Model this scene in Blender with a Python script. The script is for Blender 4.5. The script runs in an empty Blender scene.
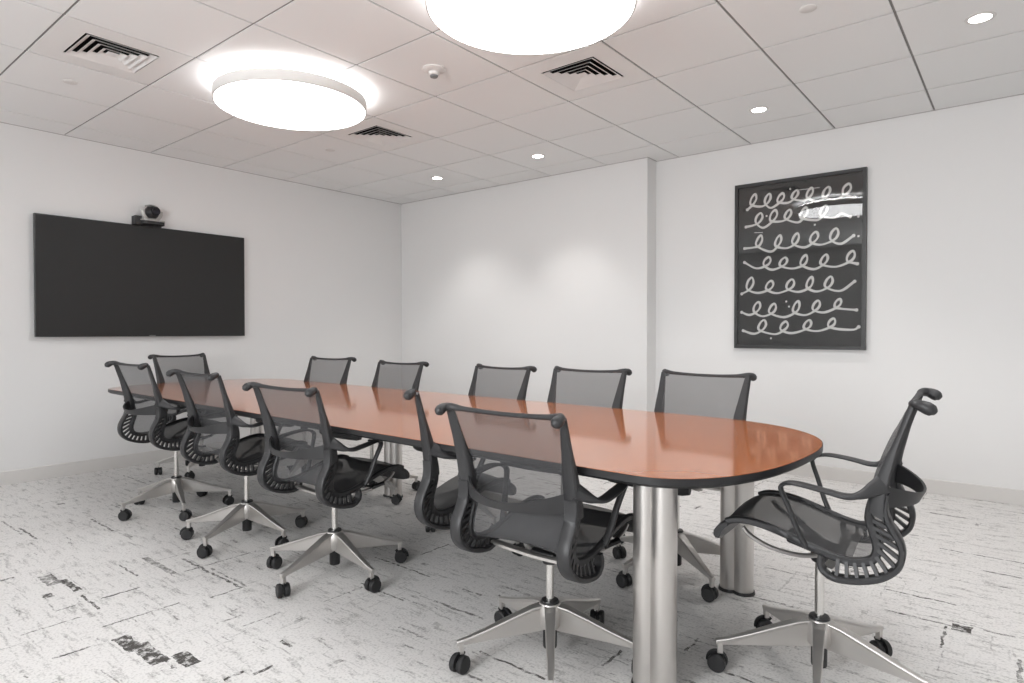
import bpy, bmesh, math, random
from mathutils import Vector, Matrix
C = bpy.context.scene.collection
PI = math.pi

# ------------------------------------------------------------------ room numbers (metres)
TILE = 0.64008
CEIL = 2.724
WX = 0.297            # left wall (screen wall)
WY1 = 3.516           # rear wall, projecting stretch
WY2 = 3.692           # rear wall, recessed stretch
STEP = 3.62
RX, FY = 8.6, -3.9    # right and front walls, out of view
CAM = (6.271, -1.7005, 1.155)

# ------------------------------------------------------------------ helpers
def link(name, me, mats, parent=None):
    o = bpy.data.objects.new(name, me)
    C.objects.link(o)
    for m in (mats if isinstance(mats, (list, tuple)) else [mats]):
        me.materials.append(m)
    if parent is not None:
        o.parent = parent
    return o

def obj(name, bm, mat, parent=None, smooth=None, bevel=None, segs=2):
    bmesh.ops.recalc_face_normals(bm, faces=bm.faces)
    me = bpy.data.meshes.new(name)
    bm.to_mesh(me); bm.free()
    if smooth is not None:
        me.polygons.foreach_set('use_smooth', [True] * len(me.polygons))
        me.set_sharp_from_angle(angle=math.radians(smooth))
    o = link(name, me, mat, parent)
    if bevel:
        b = o.modifiers.new('Bevel', 'BEVEL'); b.width = bevel; b.segments = segs
        b.limit_method = 'ANGLE'; b.angle_limit = math.radians(40)
    return o

def tag(o, label, cat, group=None):
    o['label'] = label; o['category'] = cat
    if group: o['group'] = group
    return o

def empty(name, loc, rz=0):
    o = bpy.data.objects.new(name, None); C.objects.link(o)
    o.empty_display_size = 0.1
    o.location = loc; o.rotation_euler = (0, 0, rz)
    return o

def structure(o):
    o['kind'] = 'structure'
    return o

def box(bm, x0, x1, y0, y1, z0, z1, mi=0):
    v = [bm.verts.new((x, y, z)) for z in (z0, z1) for x, y in ((x0, y0), (x1, y0), (x1, y1), (x0, y1))]
    for f in ((3, 2, 1, 0), (4, 5, 6, 7), (0, 1, 5, 4), (1, 2, 6, 5), (2, 3, 7, 6), (3, 0, 4, 7)):
        bm.faces.new([v[i] for i in f]).material_index = mi

def hexa(bm, p):
    """eight corners: bottom ring 0-3, top ring 4-7"""
    v = [bm.verts.new(q) for q in p]
    for f in ((3, 2, 1, 0), (4, 5, 6, 7), (0, 1, 5, 4), (1, 2, 6, 5), (2, 3, 7, 6), (3, 0, 4, 7)):
        bm.faces.new([v[i] for i in f])

def lathe(bm, prof, n=32, cx=0, cy=0, cz=0, mi=0):
    """prof list of (r,z); capped at both ends"""
    rings = []
    for r, z in prof:
        rings.append([bm.verts.new((cx + r * math.cos(2 * PI * i / n), cy + r * math.sin(2 * PI * i / n), cz + z)) for i in range(n)])
    for a, b in zip(rings, rings[1:]):
        for i in range(n):
            bm.faces.new((a[i], a[(i + 1) % n], b[(i + 1) % n], b[i])).material_index = mi
    bm.faces.new(rings[0][::-1]).material_index = mi
    bm.faces.new(rings[-1]).material_index = mi

def crom(pts, n=8, closed=False):
    pts = [Vector(p) for p in pts]
    out = []
    N = len(pts)
    for i in range(N - 1):
        p0 = pts[i - 1] if i > 0 else pts[0] * 2 - pts[1]
        p1, p2 = pts[i], pts[i + 1]
        p3 = pts[i + 2] if i + 2 < N else pts[-1] * 2 - pts[-2]
        for k in range(n):
            t = k / n
            out.append(0.5 * ((2 * p1) + (p2 - p0) * t + (2 * p0 - 5 * p1 + 4 * p2 - p3) * t * t + (3 * p1 - p0 - 3 * p2 + p3) * t ** 3))
    out.append(pts[-1].copy())
    return out

def sweep(bm, pts, w, h, ref=(0, 0, 1), n=8, power=2.0, mi=0):
    """superelliptic section swept along pts; w across (perp. to ref), h along ref. w,h scalars or per-point lists"""
    pts = [Vector(p) for p in pts]
    N = len(pts)
    rings = []
    ref = Vector(ref)
    for i, p in enumerate(pts):
        t = (pts[min(i + 1, N - 1)] - pts[max(i - 1, 0)]).normalized()
        s = t.cross(ref)
        if s.length < 1e-4: s = t.cross(Vector((1, 0, 0)))
        s.normalize()
        u = s.cross(t).normalized()
        ww = w[i] if isinstance(w, (list, tuple)) else w
        hh = h[i] if isinstance(h, (list, tuple)) else h
        ring = []
        for k in range(n):
            a = 2 * PI * (k + .5) / n
            ca, sa = math.cos(a), math.sin(a)
            x = math.copysign(abs(ca) ** (2 / power), ca) * ww / 2
            y = math.copysign(abs(sa) ** (2 / power), sa) * hh / 2
            ring.append(bm.verts.new(p + s * x + u * y))
        rings.append(ring)
    for a, b in zip(rings, rings[1:]):
        for k in range(n):
            bm.faces.new((a[k], a[(k + 1) % n], b[(k + 1) % n], b[k])).material_index = mi
    bm.faces.new(rings[0][::-1]).material_index = mi
    bm.faces.new(rings[-1]).material_index = mi

def lerp(a, b, t): return a + (b - a) * t
def table_lerp(tab, x):
    if x <= tab[0][0]: return tab[0][1]
    for (a, va), (b, vb) in zip(tab, tab[1:]):
        if x <= b: return lerp(va, vb, (x - a) / (b - a))
    return tab[-1][1]

# ------------------------------------------------------------------ materials
def mat(name, col=(.5, .5, .5), rough=.5, metal=0, emit=None, strength=1, spec=None):
    m = bpy.data.materials.new(name); m.use_nodes = True
    b = m.node_tree.nodes['Principled BSDF']
    b.inputs['Base Color'].default_value = (*col, 1)
    b.inputs['Roughness'].default_value = rough
    b.inputs['Metallic'].default_value = metal
    if spec is not None: b.inputs['Specular IOR Level'].default_value = spec
    if emit:
        b.inputs['Emission Color'].default_value = (*emit, 1)
        b.inputs['Emission Strength'].default_value = strength
    return m

def nd(m, t, **kw):
    n = m.node_tree.nodes.new(t)
    for k, v in kw.items(): setattr(n, k, v)
    return n

def lk(m, a, b): m.node_tree.links.new(a, b)

def math_n(m, op, a, b=None, c=None):
    n = nd(m, 'ShaderNodeMath', operation=op)
    for i, v in enumerate((a, b, c)):
        if v is None: continue
        if isinstance(v, (int, float)): n.inputs[i].default_value = v
        else: lk(m, v, n.inputs[i])
    return n.outputs[0]

def noise_bump(m, scale, strength, dist=.002, vec=None):
    b = m.node_tree.nodes['Principled BSDF']
    tc = nd(m, 'ShaderNodeTexCoord')
    nz = nd(m, 'ShaderNodeTexNoise'); nz.inputs['Scale'].default_value = scale; nz.inputs['Detail'].default_value = 4
    lk(m, tc.outputs['Object'], nz.inputs['Vector'])
    bp = nd(m, 'ShaderNodeBump'); bp.inputs['Strength'].default_value = strength; bp.inputs['Distance'].default_value = dist
    lk(m, nz.outputs['Fac'], bp.inputs['Height']); lk(m, bp.outputs['Normal'], b.inputs['Normal'])
    return tc, nz

M = {}
M['wall'] = mat('wall_paint', (.745, .738, .732), .75); noise_bump(M['wall'], 180, .12, .001)
M['base'] = mat('baseboard_paint', (.64, .62, .60), .5)
M['grid'] = mat('ceiling_grid', (.24, .23, .22), .6)
M['tile'] = mat('ceiling_tile', (.82, .82, .815), .85)
tc, nz = noise_bump(M['tile'], 260, .25, .001)
M['white_metal'] = mat('white_metal', (.70, .68, .66), .45)
M['grille'] = mat('grille_paint', (.80, .79, .78), .5)
M['dark'] = mat('duct_dark', (.012, .012, .012), .9)
M['graphite'] = mat('graphite_plastic', (.024, .024, .0255), .45); noise_bump(M['graphite'], 900, .1, .0005)
M['armpad'] = mat('arm_plastic', (.030, .030, .0315), .42); noise_bump(M['armpad'], 900, .1, .0005)
M['black'] = mat('black_plastic', (.012, .012, .013), .4)
M['rubber'] = mat('caster_rubber', (.014, .014, .015), .5)
M['alu'] = mat('cast_aluminium', (.60, .58, .56), .36, .85); noise_bump(M['alu'], 400, .08, .0005)
M['chrome'] = mat('polished_column', (.75, .74, .72), .18, 1)
M['edge'] = mat('table_edge', (.011, .011, .012), .4)
M['lamp'] = mat('lamp_diffuser', (.9, .9, .9), .6, emit=(.98, .99, 1), strength=6.0)
M['glow'] = mat('lamp_uplight', (.9, .9, .9), .6, emit=(.98, .99, 1), strength=10.5)
M['dl'] = mat('downlight_lens', (.9, .9, .9), .5, emit=(1, .97, .93), strength=14.0)
M['screen'] = mat('screen_panel', (.024, .024, .024), .55, spec=.3)
M['bezel'] = mat('screen_bezel', (.012, .012, .012), .3)
M['silver'] = mat('camera_silver', (.42, .41, .39), .35, .4)
M['lens'] = mat('camera_lens', (.006, .006, .012), .08)
M['frame'] = mat('picture_frame', (.022, .022, .022), .4)
M['paper'] = mat('artwork_ground', (.008, .008, .008), .7)
M['ink'] = mat('artwork_stroke', (.66, .65, .63), .6)
M['wire'] = mat('badge_grey', (.28, .28, .28), .4)

# brushed steel legs
m = M['steel'] = mat('brushed_steel', (.62, .60, .58), .34, 1)
b = m.node_tree.nodes['Principled BSDF']
tc = nd(m, 'ShaderNodeTexCoord'); mp = nd(m, 'ShaderNodeMapping'); mp.inputs['Scale'].default_value = (1, 1, 90)
nz = nd(m, 'ShaderNodeTexNoise'); nz.inputs['Scale'].default_value = 7; nz.inputs['Detail'].default_value = 3
lk(m, tc.outputs['Object'], mp.inputs['Vector']); lk(m, mp.outputs[0], nz.inputs['Vector'])
mr = nd(m, 'ShaderNodeMapRange'); mr.inputs['To Min'].default_value = .28; mr.inputs['To Max'].default_value = .42
lk(m, nz.outputs['Fac'], mr.inputs['Value']); lk(m, mr.outputs[0], b.inputs['Roughness'])

# open-weave mesh fabric: back and (denser) seat
def fabric(name, col, lo, span):
    m = mat(name, col, .7)
    b = m.node_tree.nodes['Principled BSDF']
    tc = nd(m, 'ShaderNodeTexCoord')
    wv = nd(m, 'ShaderNodeTexNoise'); wv.inputs['Scale'].default_value = 420; wv.inputs['Detail'].default_value = 2
    lk(m, tc.outputs['Object'], wv.inputs['Vector'])
    hole = math_n(m, 'MULTIPLY_ADD', wv.outputs['Fac'], span, lo)
    tr = nd(m, 'ShaderNodeBsdfTransparent'); mx = nd(m, 'ShaderNodeMixShader')
    lk(m, hole, mx.inputs[0]); lk(m, b.outputs[0], mx.inputs[1]); lk(m, tr.outputs[0], mx.inputs[2])
    lk(m, mx.outputs[0], m.node_tree.nodes['Material Output'].inputs['Surface'])
    return m
M['mesh'] = fabric('mesh_fabric', (.068, .068, .071), .28, .14)
M['seatmesh'] = fabric('seat_mesh_fabric', (.050, .050, .052), .09, .14)

# wood veneer
m = M['wood'] = mat('cherry_veneer', (.40, .13, .05), .16)
b = m.node_tree.nodes['Principled BSDF']
tc = nd(m, 'ShaderNodeTexCoord'); mp = nd(m, 'ShaderNodeMapping'); mp.inputs['Scale'].default_value = (1.2, 14, 1)
nz = nd(m, 'ShaderNodeTexNoise'); nz.inputs['Scale'].default_value = 1.6; nz.inputs['Detail'].default_value = 1; nz.inputs['Distortion'].default_value = 0
lk(m, tc.outputs['Object'], mp.inputs['Vector']); lk(m, mp.outputs[0], nz.inputs['Vector'])
nz2 = nd(m, 'ShaderNodeTexNoise'); nz2.inputs['Scale'].default_value = 3; nz2.inputs['Detail'].default_value = 1
mp2 = nd(m, 'ShaderNodeMapping'); mp2.inputs['Scale'].default_value = (.8, 4, 1)
lk(m, tc.outputs['Object'], mp2.inputs['Vector']); lk(m, mp2.outputs[0], nz2.inputs['Vector'])
hv = nd(m, 'ShaderNodeHueSaturation'); hv.inputs['Color'].default_value = (.44, .137, .042, 1)
mr = nd(m, 'ShaderNodeMapRange'); mr.inputs['To Min'].default_value = .93; mr.inputs['To Max'].default_value = 1.07
lk(m, nz2.outputs['Fac'], mr.inputs['Value']); lk(m, mr.outputs[0], hv.inputs['Value'])
lk(m, hv.outputs[0], b.inputs['Base Color'])
mr = nd(m, 'ShaderNodeMapRange'); mr.inputs['To Min'].default_value = .115; mr.inputs['To Max'].default_value = .116
lk(m, nz.outputs['Fac'], mr.inputs['Value']); lk(m, mr.outputs[0], b.inputs['Roughness'])
b.inputs['Coat Weight'].default_value = .3; b.inputs['Coat Roughness'].default_value = .07
b.inputs['Specular IOR Level'].default_value = .5

# glass in front of the artwork
m = M['glass'] = mat('picture_glass', (1, 1, 1), .02)
b = m.node_tree.nodes['Principled BSDF']
gl = nd(m, 'ShaderNodeBsdfGlossy'); gl.inputs['Roughness'].default_value = .015; gl.inputs['Color'].default_value = (1, 1, 1, 1)
tr = nd(m, 'ShaderNodeBsdfTransparent'); fr = nd(m, 'ShaderNodeFresnel'); fr.inputs['IOR'].default_value = 1.5
mx = nd(m, 'ShaderNodeMixShader')
lk(m, fr.outputs[0], mx.inputs[0]); lk(m, tr.outputs[0], mx.inputs[1]); lk(m, gl.outputs[0], mx.inputs[2])
lk(m, mx.outputs[0], m.node_tree.nodes['Material Output'].inputs['Surface'])

# carpet
def carpet():
    m = mat('carpet', (.6, .6, .6), .95, spec=.1)
    b = m.node_tree.nodes['Principled BSDF']
    tc = nd(m, 'ShaderNodeTexCoord')
    wob = nd(m, 'ShaderNodeTexNoise'); wob.inputs['Scale'].default_value = 22; wob.inputs['Detail'].default_value = 4
    lk(m, tc.outputs['Object'], wob.inputs['Vector'])
    vs = nd(m, 'ShaderNodeVectorMath', operation='SUBTRACT'); lk(m, wob.outputs['Color'], vs.inputs[0]); vs.inputs[1].default_value = (.5, .5, .5)
    vm = nd(m, 'ShaderNodeVectorMath', operation='SCALE'); lk(m, vs.outputs[0], vm.inputs[0]); vm.inputs['Scale'].default_value = .03
    va = nd(m, 'ShaderNodeVectorMath', operation='ADD'); lk(m, tc.outputs['Object'], va.inputs[0]); lk(m, vm.outputs[0], va.inputs[1])
    sp = nd(m, 'ShaderNodeSeparateXYZ'); lk(m, va.outputs[0], sp.inputs[0])
    X, Y = sp.outputs[0], sp.outputs[1]
    # ragged break-up of the strokes
    br = nd(m, 'ShaderNodeTexNoise'); br.inputs['Scale'].default_value = 30; br.inputs['Detail'].default_value = 6; br.inputs['Roughness'].default_value = .75
    lk(m, tc.outputs['Object'], br.inputs['Vector'])
    brk = nd(m, 'ShaderNodeMapRange'); brk.inputs['From Min'].default_value = .43; brk.inputs['From Max'].default_value = .55
    lk(m, br.outputs['Fac'], brk.inputs['Value'])
    total = None
    def dashes(along, across, L, Wc, thick, p, amt, seed):
        """random strokes: cells L long, rows Wc apart, stroke of given thickness in a share p of the cells"""
        row = math_n(m, 'FLOOR', math_n(m, 'DIVIDE', across, Wc))
        wn0 = nd(m, 'ShaderNodeTexWhiteNoise', noise_dimensions='2D')
        cb0 = nd(m, 'ShaderNodeCombineXYZ'); lk(m, row, cb0.inputs[0]); cb0.inputs[1].default_value = seed
        lk(m, cb0.outputs[0], wn0.inputs['Vector'])
        sh = math_n(m, 'ADD', math_n(m, 'DIVIDE', along, L), math_n(m, 'MULTIPLY', wn0.outputs['Value'], 7.3))
        col = math_n(m, 'FLOOR', sh)
        cb = nd(m, 'ShaderNodeCombineXYZ'); lk(m, row, cb.inputs[0]); lk(m, col, cb.inputs[1]); cb.inputs[2].default_value = seed * 3.7
        wn = nd(m, 'ShaderNodeTexWhiteNoise', noise_dimensions='3D'); lk(m, cb.outputs[0], wn.inputs['Vector'])
        on = math_n(m, 'LESS_THAN', wn.outputs['Value'], p)
        fr = math_n(m, 'FRACT', math_n(m, 'DIVIDE', across, Wc))
        th = math_n(m, 'LESS_THAN', math_n(m, 'ABSOLUTE', math_n(m, 'SUBTRACT', fr, .5)), thick / Wc / 2)
        sep = nd(m, 'ShaderNodeSeparateColor'); lk(m, wn.outputs['Color'], sep.inputs[0])
        fl = math_n(m, 'FRACT', sh)
        ln = math_n(m, 'LESS_THAN', fl, math_n(m, 'MULTIPLY_ADD', sep.outputs[1], .75, .2))
        strength = math_n(m, 'MULTIPLY_ADD', sep.outputs[2], .7, .3)
        v = math_n(m, 'MULTIPLY', math_n(m, 'MULTIPLY', on, th), math_n(m, 'MULTIPLY', ln, strength))
        return math_n(m, 'MULTIPLY', v, amt)
    acc = None
    for a in (dashes(X, Y, .50, .043, .011, .09, 1.0, 1), dashes(Y, X, .42, .051, .010, .05, 1.0, 2),
              dashes(X, Y, .30, .029, .006, .10, .5, 3), dashes(Y, X, .26, .033, .006, .06, .45, 4),
              dashes(X, Y, .16, .083, .022, .012, .7, 5), dashes(Y, X, .10, .097, .018, .010, .7, 6),
              dashes(X, Y, .11, .019, .006, .06, .6, 7)):
        acc = a if acc is None else math_n(m, 'MAXIMUM', acc, a)
    acc = math_n(m, 'MULTIPLY', acc, brk.outputs[0])
    # a few long marks the carpet shows in the open floor
    def rect(x0, x1, y0, y1, s):
        gx = math_n(m, 'LESS_THAN', math_n(m, 'ABSOLUTE', math_n(m, 'SUBTRACT', X, (x0 + x1) / 2)), (x1 - x0) / 2)
        gy = math_n(m, 'LESS_THAN', math_n(m, 'ABSOLUTE', math_n(m, 'SUBTRACT', Y, (y0 + y1) / 2)), (y1 - y0) / 2)
        return math_n(m, 'MULTIPLY', math_n(m, 'MULTIPLY', gx, gy), s)
    ro = None
    MARKS = [  # direction, start, end, cross position, width, strength
        ('y', -1.0, -.876, 3.615, .012, 1), ('y', -1.016, -.819, 3.312, .009, .7), ('y', -.704, -.545, 3.175, .011, .9), ('y', -.794, -.505, 3.479, .010, .75),
        ('y', -.68, -.617, 4.218, .014, 1), ('y', -.604, -.537, 4.262, .014, 1), ('x', 2.95, 3.54, -.262, .012, .8), ('x', 2.793, 3.027, -.5, .009, .8),
        ('x', 2.785, 3.124, -.378, .030, .6), ('x', 3.068, 3.285, -.744, .011, .9), ('x', 4.121, 4.194, -.415, .014, .9), ('x', 1.811, 2.177, -.312, .012, .8),
        ('x', 1.682, 2.004, -.639, .012, .9), ('y', -.403, -.247, 3.534, .010, .8), ('y', -.864, -.796, 3.165, .010, .7), ('y', -.96, -.874, 2.59, .016, .9),
        ('x', 1.234, 1.281, -.317, .03, .9), ('x', 5.81, 6.0, 3.106, .018, .8), ('x', 5.796, 6.058, 1.549, .011, .9), ('x', 5.826, 6.09, 1.307, .010, .85),
        ('x', 6.065, 6.125, 1.303, .062, 1), ('x', 6.128, 6.274, 2.1, .014, .8), ('y', .959, 1.147, 6.27, .012, .7), ('x', 6.157, 6.255, 1.34, .011, .8),
        ('x', 4.749, 5.047, -.01, .011, .9), ('x', 4.31, 4.593, .189, .012, .7), ('x', 4.32, 4.436, .358, .012, .7), ('y', .179, .323, 5.149, .012, .8),
        ('x', 2.67, 2.84, -.775, .055, .7), ('x', 2.80, 3.0, -.735, .030, .95), ('x', 2.93, 2.99, -.84, .035, .9),
        ('x', 3.62, 3.78, -.785, .055, 1), ('x', 3.74, 3.94, -.765, .060, 1), ('x', 3.92, 4.04, -.70, .055, 1)]
    for d_, q0, q1, cc, ww, st_ in MARKS:
        r = (q0, q1, cc - ww / 2, cc + ww / 2, st_) if d_ == 'x' else (cc - ww / 2, cc + ww / 2, q0, q1, st_)
        a = rect(*r); ro = a if ro is None else math_n(m, 'MAXIMUM', ro, a)
    brk2 = nd(m, 'ShaderNodeMapRange'); brk2.inputs['From Min'].default_value = .38; brk2.inputs['From Max'].default_value = .52
    lk(m, br.outputs['Fac'], brk2.inputs['Value'])
    acc = math_n(m, 'MAXIMUM', acc, math_n(m, 'MULTIPLY', ro, brk2.outputs[0]))
    # soft mottling, streaked along x, plus pile speckle
    mp = nd(m, 'ShaderNodeMapping'); mp.inputs['Scale'].default_value = (2.2, 9, 1); lk(m, tc.outputs['Object'], mp.inputs['Vector'])
    n1 = nd(m, 'ShaderNodeTexNoise'); n1.inputs['Scale'].default_value = 3.2; n1.inputs['Detail'].default_value = 8; n1.inputs['Roughness'].default_value = .75
    lk(m, mp.outputs[0], n1.inputs['Vector'])
    mp2 = nd(m, 'ShaderNodeMapping'); mp2.inputs['Scale'].default_value = (9, 3, 1); lk(m, tc.outputs['Object'], mp2.inputs['Vector'])
    n2 = nd(m, 'ShaderNodeTexNoise'); n2.inputs['Scale'].default_value = 4; n2.inputs['Detail'].default_value = 8; n2.inputs['Roughness'].default_value = .8
    lk(m, mp2.outputs[0], n2.inputs['Vector'])
    n3 = nd(m, 'ShaderNodeTexNoise'); n3.inputs['Scale'].default_value = 110; n3.inputs['Detail'].default_value = 3
    lk(m, tc.outputs['Object'], n3.inputs['Vector'])
    r1 = nd(m, 'ShaderNodeMapRange'); r1.inputs['From Min'].default_value = .52; r1.inputs['From Max'].default_value = .74; lk(m, n1.outputs['Fac'], r1.inputs['Value'])
    r2 = nd(m, 'ShaderNodeMapRange'); r2.inputs['From Min'].default_value = .54; r2.inputs['From Max'].default_value = .76; lk(m, n2.outputs['Fac'], r2.inputs['Value'])
    mott = math_n(m, 'ADD', math_n(m, 'MULTIPLY', r1.outputs[0], .78), math_n(m, 'MULTIPLY', r2.outputs[0], .55))
    spk = math_n(m, 'MULTIPLY', math_n(m, 'SUBTRACT', n3.outputs['Fac'], .5), 1.15)
    d = math_n(m, 'MINIMUM', math_n(m, 'ADD', math_n(m, 'MAXIMUM', math_n(m, 'ADD', mott, spk), 0), acc), 1)
    mixc = nd(m, 'ShaderNodeMix', data_type='RGBA')
    lk(m, d, mixc.inputs['Factor'])
    mixc.inputs['A'].default_value = (.72, .705, .69, 1); mixc.inputs['B'].default_value = (.085, .08, .075, 1)
    lk(m, mixc.outputs['Result'], b.inputs['Base Color'])
    bp = nd(m, 'ShaderNodeBump'); bp.inputs['Strength'].default_value = .3; bp.inputs['Distance'].default_value = .003
    lk(m, n3.outputs['Fac'], bp.inputs['Height']); lk(m, bp.outputs['Normal'], b.inputs['Normal'])
    return m
M['carpet'] = carpet()

# ------------------------------------------------------------------ room shell
bm = bmesh.new(); box(bm, WX - .1, RX + .1, FY - .1, WY2 + .1, -.1, 0)
structure(obj('floor', bm, M['carpet']))
bm = bmesh.new(); box(bm, WX - .12, WX, FY - .12, WY2 + .12, -.1, CEIL + .1)
structure(obj('wall_left', bm, M['wall']))
bm = bmesh.new()
ring = [(WX, WY2 + .12), (WX, WY1), (STEP, WY1), (STEP, WY2), (RX, WY2), (RX, WY2 + .12)]
lo = [bm.verts.new((x, y, -.1)) for x, y in ring]; hi = [bm.verts.new((x, y, CEIL + .1)) for x, y in ring]
for i in range(len(ring)):
    j = (i + 1) % len(ring); bm.faces.new((lo[i], lo[j], hi[j], hi[i]))
bm.faces.new(lo); bm.faces.new(hi[::-1])
structure(obj('wall_back', bm, M['wall'], bevel=.004))
bm = bmesh.new(); box(bm, RX, RX + .12, FY - .12, WY2 + .12, -.1, CEIL + .1)
structure(obj('wall_right', bm, M['wall']))
FILL_WINS = [(.45, 1.55), (4.3, 5.6), (5.75, 7.05), (7.2, 8.45)]  # invented openings behind the camera, added to flatten the room light
WZ0, WZ1 = .75, 2.45
bm = bmesh.new()
box(bm, WX, RX, FY - .12, FY, -.1, WZ0); box(bm, WX, RX, FY - .12, FY, WZ1, CEIL + .1)
e = [WX] + [v for q in FILL_WINS for v in q] + [RX]
for i in range(0, len(e), 2): box(bm, e[i], e[i + 1], FY - .12, FY, WZ0, WZ1)
structure(obj('wall_front', bm, M['wall']))
def area(name, loc, rot, sx, sy, power):
    ld = bpy.data.lights.new(name, 'AREA'); ld.shape = 'RECTANGLE'; ld.size = sx; ld.size_y = sy; ld.energy = power; ld.color = (.97, .985, 1)
    o = bpy.data.objects.new(name, ld); C.objects.link(o); o.location = loc; o.rotation_euler = rot
    return o
for i, ((a_, b_), pw) in enumerate(zip(FILL_WINS, (26, 100, 18, 8))):
    bm = bmesh.new(); fr = .045
    for q in ((a_, a_ + fr, WZ0, WZ1), (b_ - fr, b_, WZ0, WZ1), (a_, b_, WZ0, WZ0 + fr), (a_, b_, WZ1 - fr, WZ1), ((a_ + b_) / 2 - fr / 2, (a_ + b_) / 2 + fr / 2, WZ0, WZ1)):
        box(bm, q[0], q[1], FY - .08, FY - .03, q[2], q[3])
    structure(obj('fill_window_%d' % (i + 1), bm, M['white_metal']))
    area('fill_window_light', ((a_ + b_) / 2, FY - .14, (WZ0 + WZ1) / 2), (PI / 2, 0, 0), b_ - a_, WZ1 - WZ0, pw)  # area lamp added outside each invented opening as fill

def baseboard(name, pts):
    """pts along the wall foot; profile projects to the room side (left of travel)"""
    bm = bmesh.new()
    prof = [(0, 0), (.012, 0), (.012, .098), (.009, .103), (0, .103)]
    rings = []
    for i, p in enumerate(pts):
        p = Vector((*p, 0))
        ds = []
        if i > 0: ds.append((p - Vector((*pts[i - 1], 0))).normalized())
        if i < len(pts) - 1: ds.append((Vector((*pts[i + 1], 0)) - p).normalized())
        ns = [Vector((-d.y, d.x, 0)) for d in ds]
        nrm = ns[0] if len(ns) == 1 else (ns[0] + ns[1]) / (1 + ns[0].dot(ns[1]))
        rings.append([bm.verts.new(p + nrm * a + Vector((0, 0, z))) for a, z in prof])
    for a, b2 in zip(rings, rings[1:]):
        for k in range(len(prof)):
            bm.faces.new((a[k], a[(k + 1) % len(prof)], b2[(k + 1) % len(prof)], b2[k]))
    bm.faces.new(rings[0]); bm.faces.new(rings[-1][::-1])
    return structure(obj(name, bm, M['base']))
baseboard('baseboard_left', [(WX, WY1 - .012), (WX, FY)])
baseboard('baseboard_back', [(RX, WY2), (STEP, WY2), (STEP, WY1), (WX, WY1)])

# ceiling: slabs of tile with a recessed grid line between them
bm = bmesh.new()
g = .0065
xs = [WX] + [TILE * a for a in range(1, 14) if TILE * a < RX] + [RX]
ys = [FY] + [TILE * k for k in range(-6, 6) if FY < TILE * k] + [WY2]
for i in range(len(xs) - 1):
    for j in range(len(ys) - 1):
        x0 = xs[i] + (g if i else 0); x1 = xs[i + 1] - (g if i < len(xs) - 2 else 0)
        y0 = ys[j] + (g if j else 0); y1 = ys[j + 1] - (g if j < len(ys) - 2 else 0)
        cx, cy = (x0 + x1) / 2, (y0 + y1) / 2
        if any(abs(cx - vx) < .1 and abs(cy - vy) < .1 for vx, vy in ((2.24, -.32), (2.24, 1.6), (4.16, 1.6))):
            continue                      # an air diffuser panel takes this bay
        box(bm, x0, x1, y0, y1, CEIL, CEIL + .02, 0)
box(bm, WX, RX, FY, WY2, CEIL + .0075, CEIL + .0078, 1) if False else None
for x in xs[1:-1]: box(bm, x - g - .001, x + g + .001, FY, WY2, CEIL + .006, CEIL + .03, 1)
for y in ys[1:-1]: box(bm, WX, RX, y - g - .001, y + g + .001, CEIL + .0062, CEIL + .03, 1)
box(bm, WX - .1, RX + .1, FY - .1, WY2 + .1, CEIL + .35, CEIL + .4, 1)
structure(obj('ceiling', bm, [M['tile'], M['grid']]))
# perimeter angle where the tiles meet the walls
bm = bmesh.new()
for x0, x1, y0, y1 in ((WX, WX + .012, FY, WY1), (WX, STEP + .012, WY1 - .012, WY1), (STEP, STEP + .012, WY1, WY2), (STEP, RX, WY2 - .012, WY2)):
    box(bm, x0, x1, y0, y1, CEIL - .0025, CEIL + .001)
structure(obj('trim_1', bm, mat('ceiling_angle', (.42, .40, .39), .5)))

# ------------------------------------------------------------------ disc ceiling lamps
def disc_lamp(x, y, label):
    t = empty('disc_ceiling_lamp', (x, y, CEIL - .12))
    tag(t, label, 'ceiling lamp', 'round disc lamps over the table')
    R = .47
    bm = bmesh.new()
    n = 96
    prof = [(R - .004, 0), (R, .002), (R, .066), (R - .05, .070)]
    rings = [[bm.verts.new((r * math.cos(2 * PI * i / n), r * math.sin(2 * PI * i / n), z)) for i in range(n)] for r, z in prof + [(R - .06, .066), (R - .008, .06), (R - .008, 0)]]
    for a, b2 in zip(rings, rings[1:] + rings[:1]):
        for i in range(n): bm.faces.new((a[i], a[(i + 1) % n], b2[(i + 1) % n], b2[i]))
    obj('housing', bm, M['white_metal'], t, smooth=40)
    bm = bmesh.new(); lathe(bm, [(R - .009, .002), (R - .009, .02)], 96)
    obj('diffuser', bm, M['lamp'], t)
    bm = bmesh.new()
    ri, ro = R - .055, R - .012
    rings = [[bm.verts.new((r * math.cos(2 * PI * i / n), r * math.sin(2 * PI * i / n), z)) for i in range(n)] for r, z in ((ri, .0705), (ro, .0705), (ro, .078), (ri, .078))]
    for a, b2 in zip(rings, rings[1:] + rings[:1]):
        for i in range(n): bm.faces.new((a[i], a[(i + 1) % n], b2[(i + 1) % n], b2[i]))
    obj('uplight_strip', bm, M['glow'], t)
    bm = bmesh.new(); lathe(bm, [(R - .055, .062), (R - .055, .0705)], 64); lathe(bm, [(.09, .0705), (.09, .1195)], 32)
    obj('mounting_plate', bm, M['white_metal'], t, smooth=40)
    return t
disc_lamp(2.57, .61, 'round white disc ceiling lamp seen whole, over the screen end of the table')
disc_lamp(4.53, .585, 'larger-looking round white disc lamp cut by the top edge of the photo')
disc_lamp(6.49, .56, 'added fill lamp, an unseen round white disc beyond the top edge, right of the cut one')  # unseen third lamp, added to even out the room light

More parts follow.
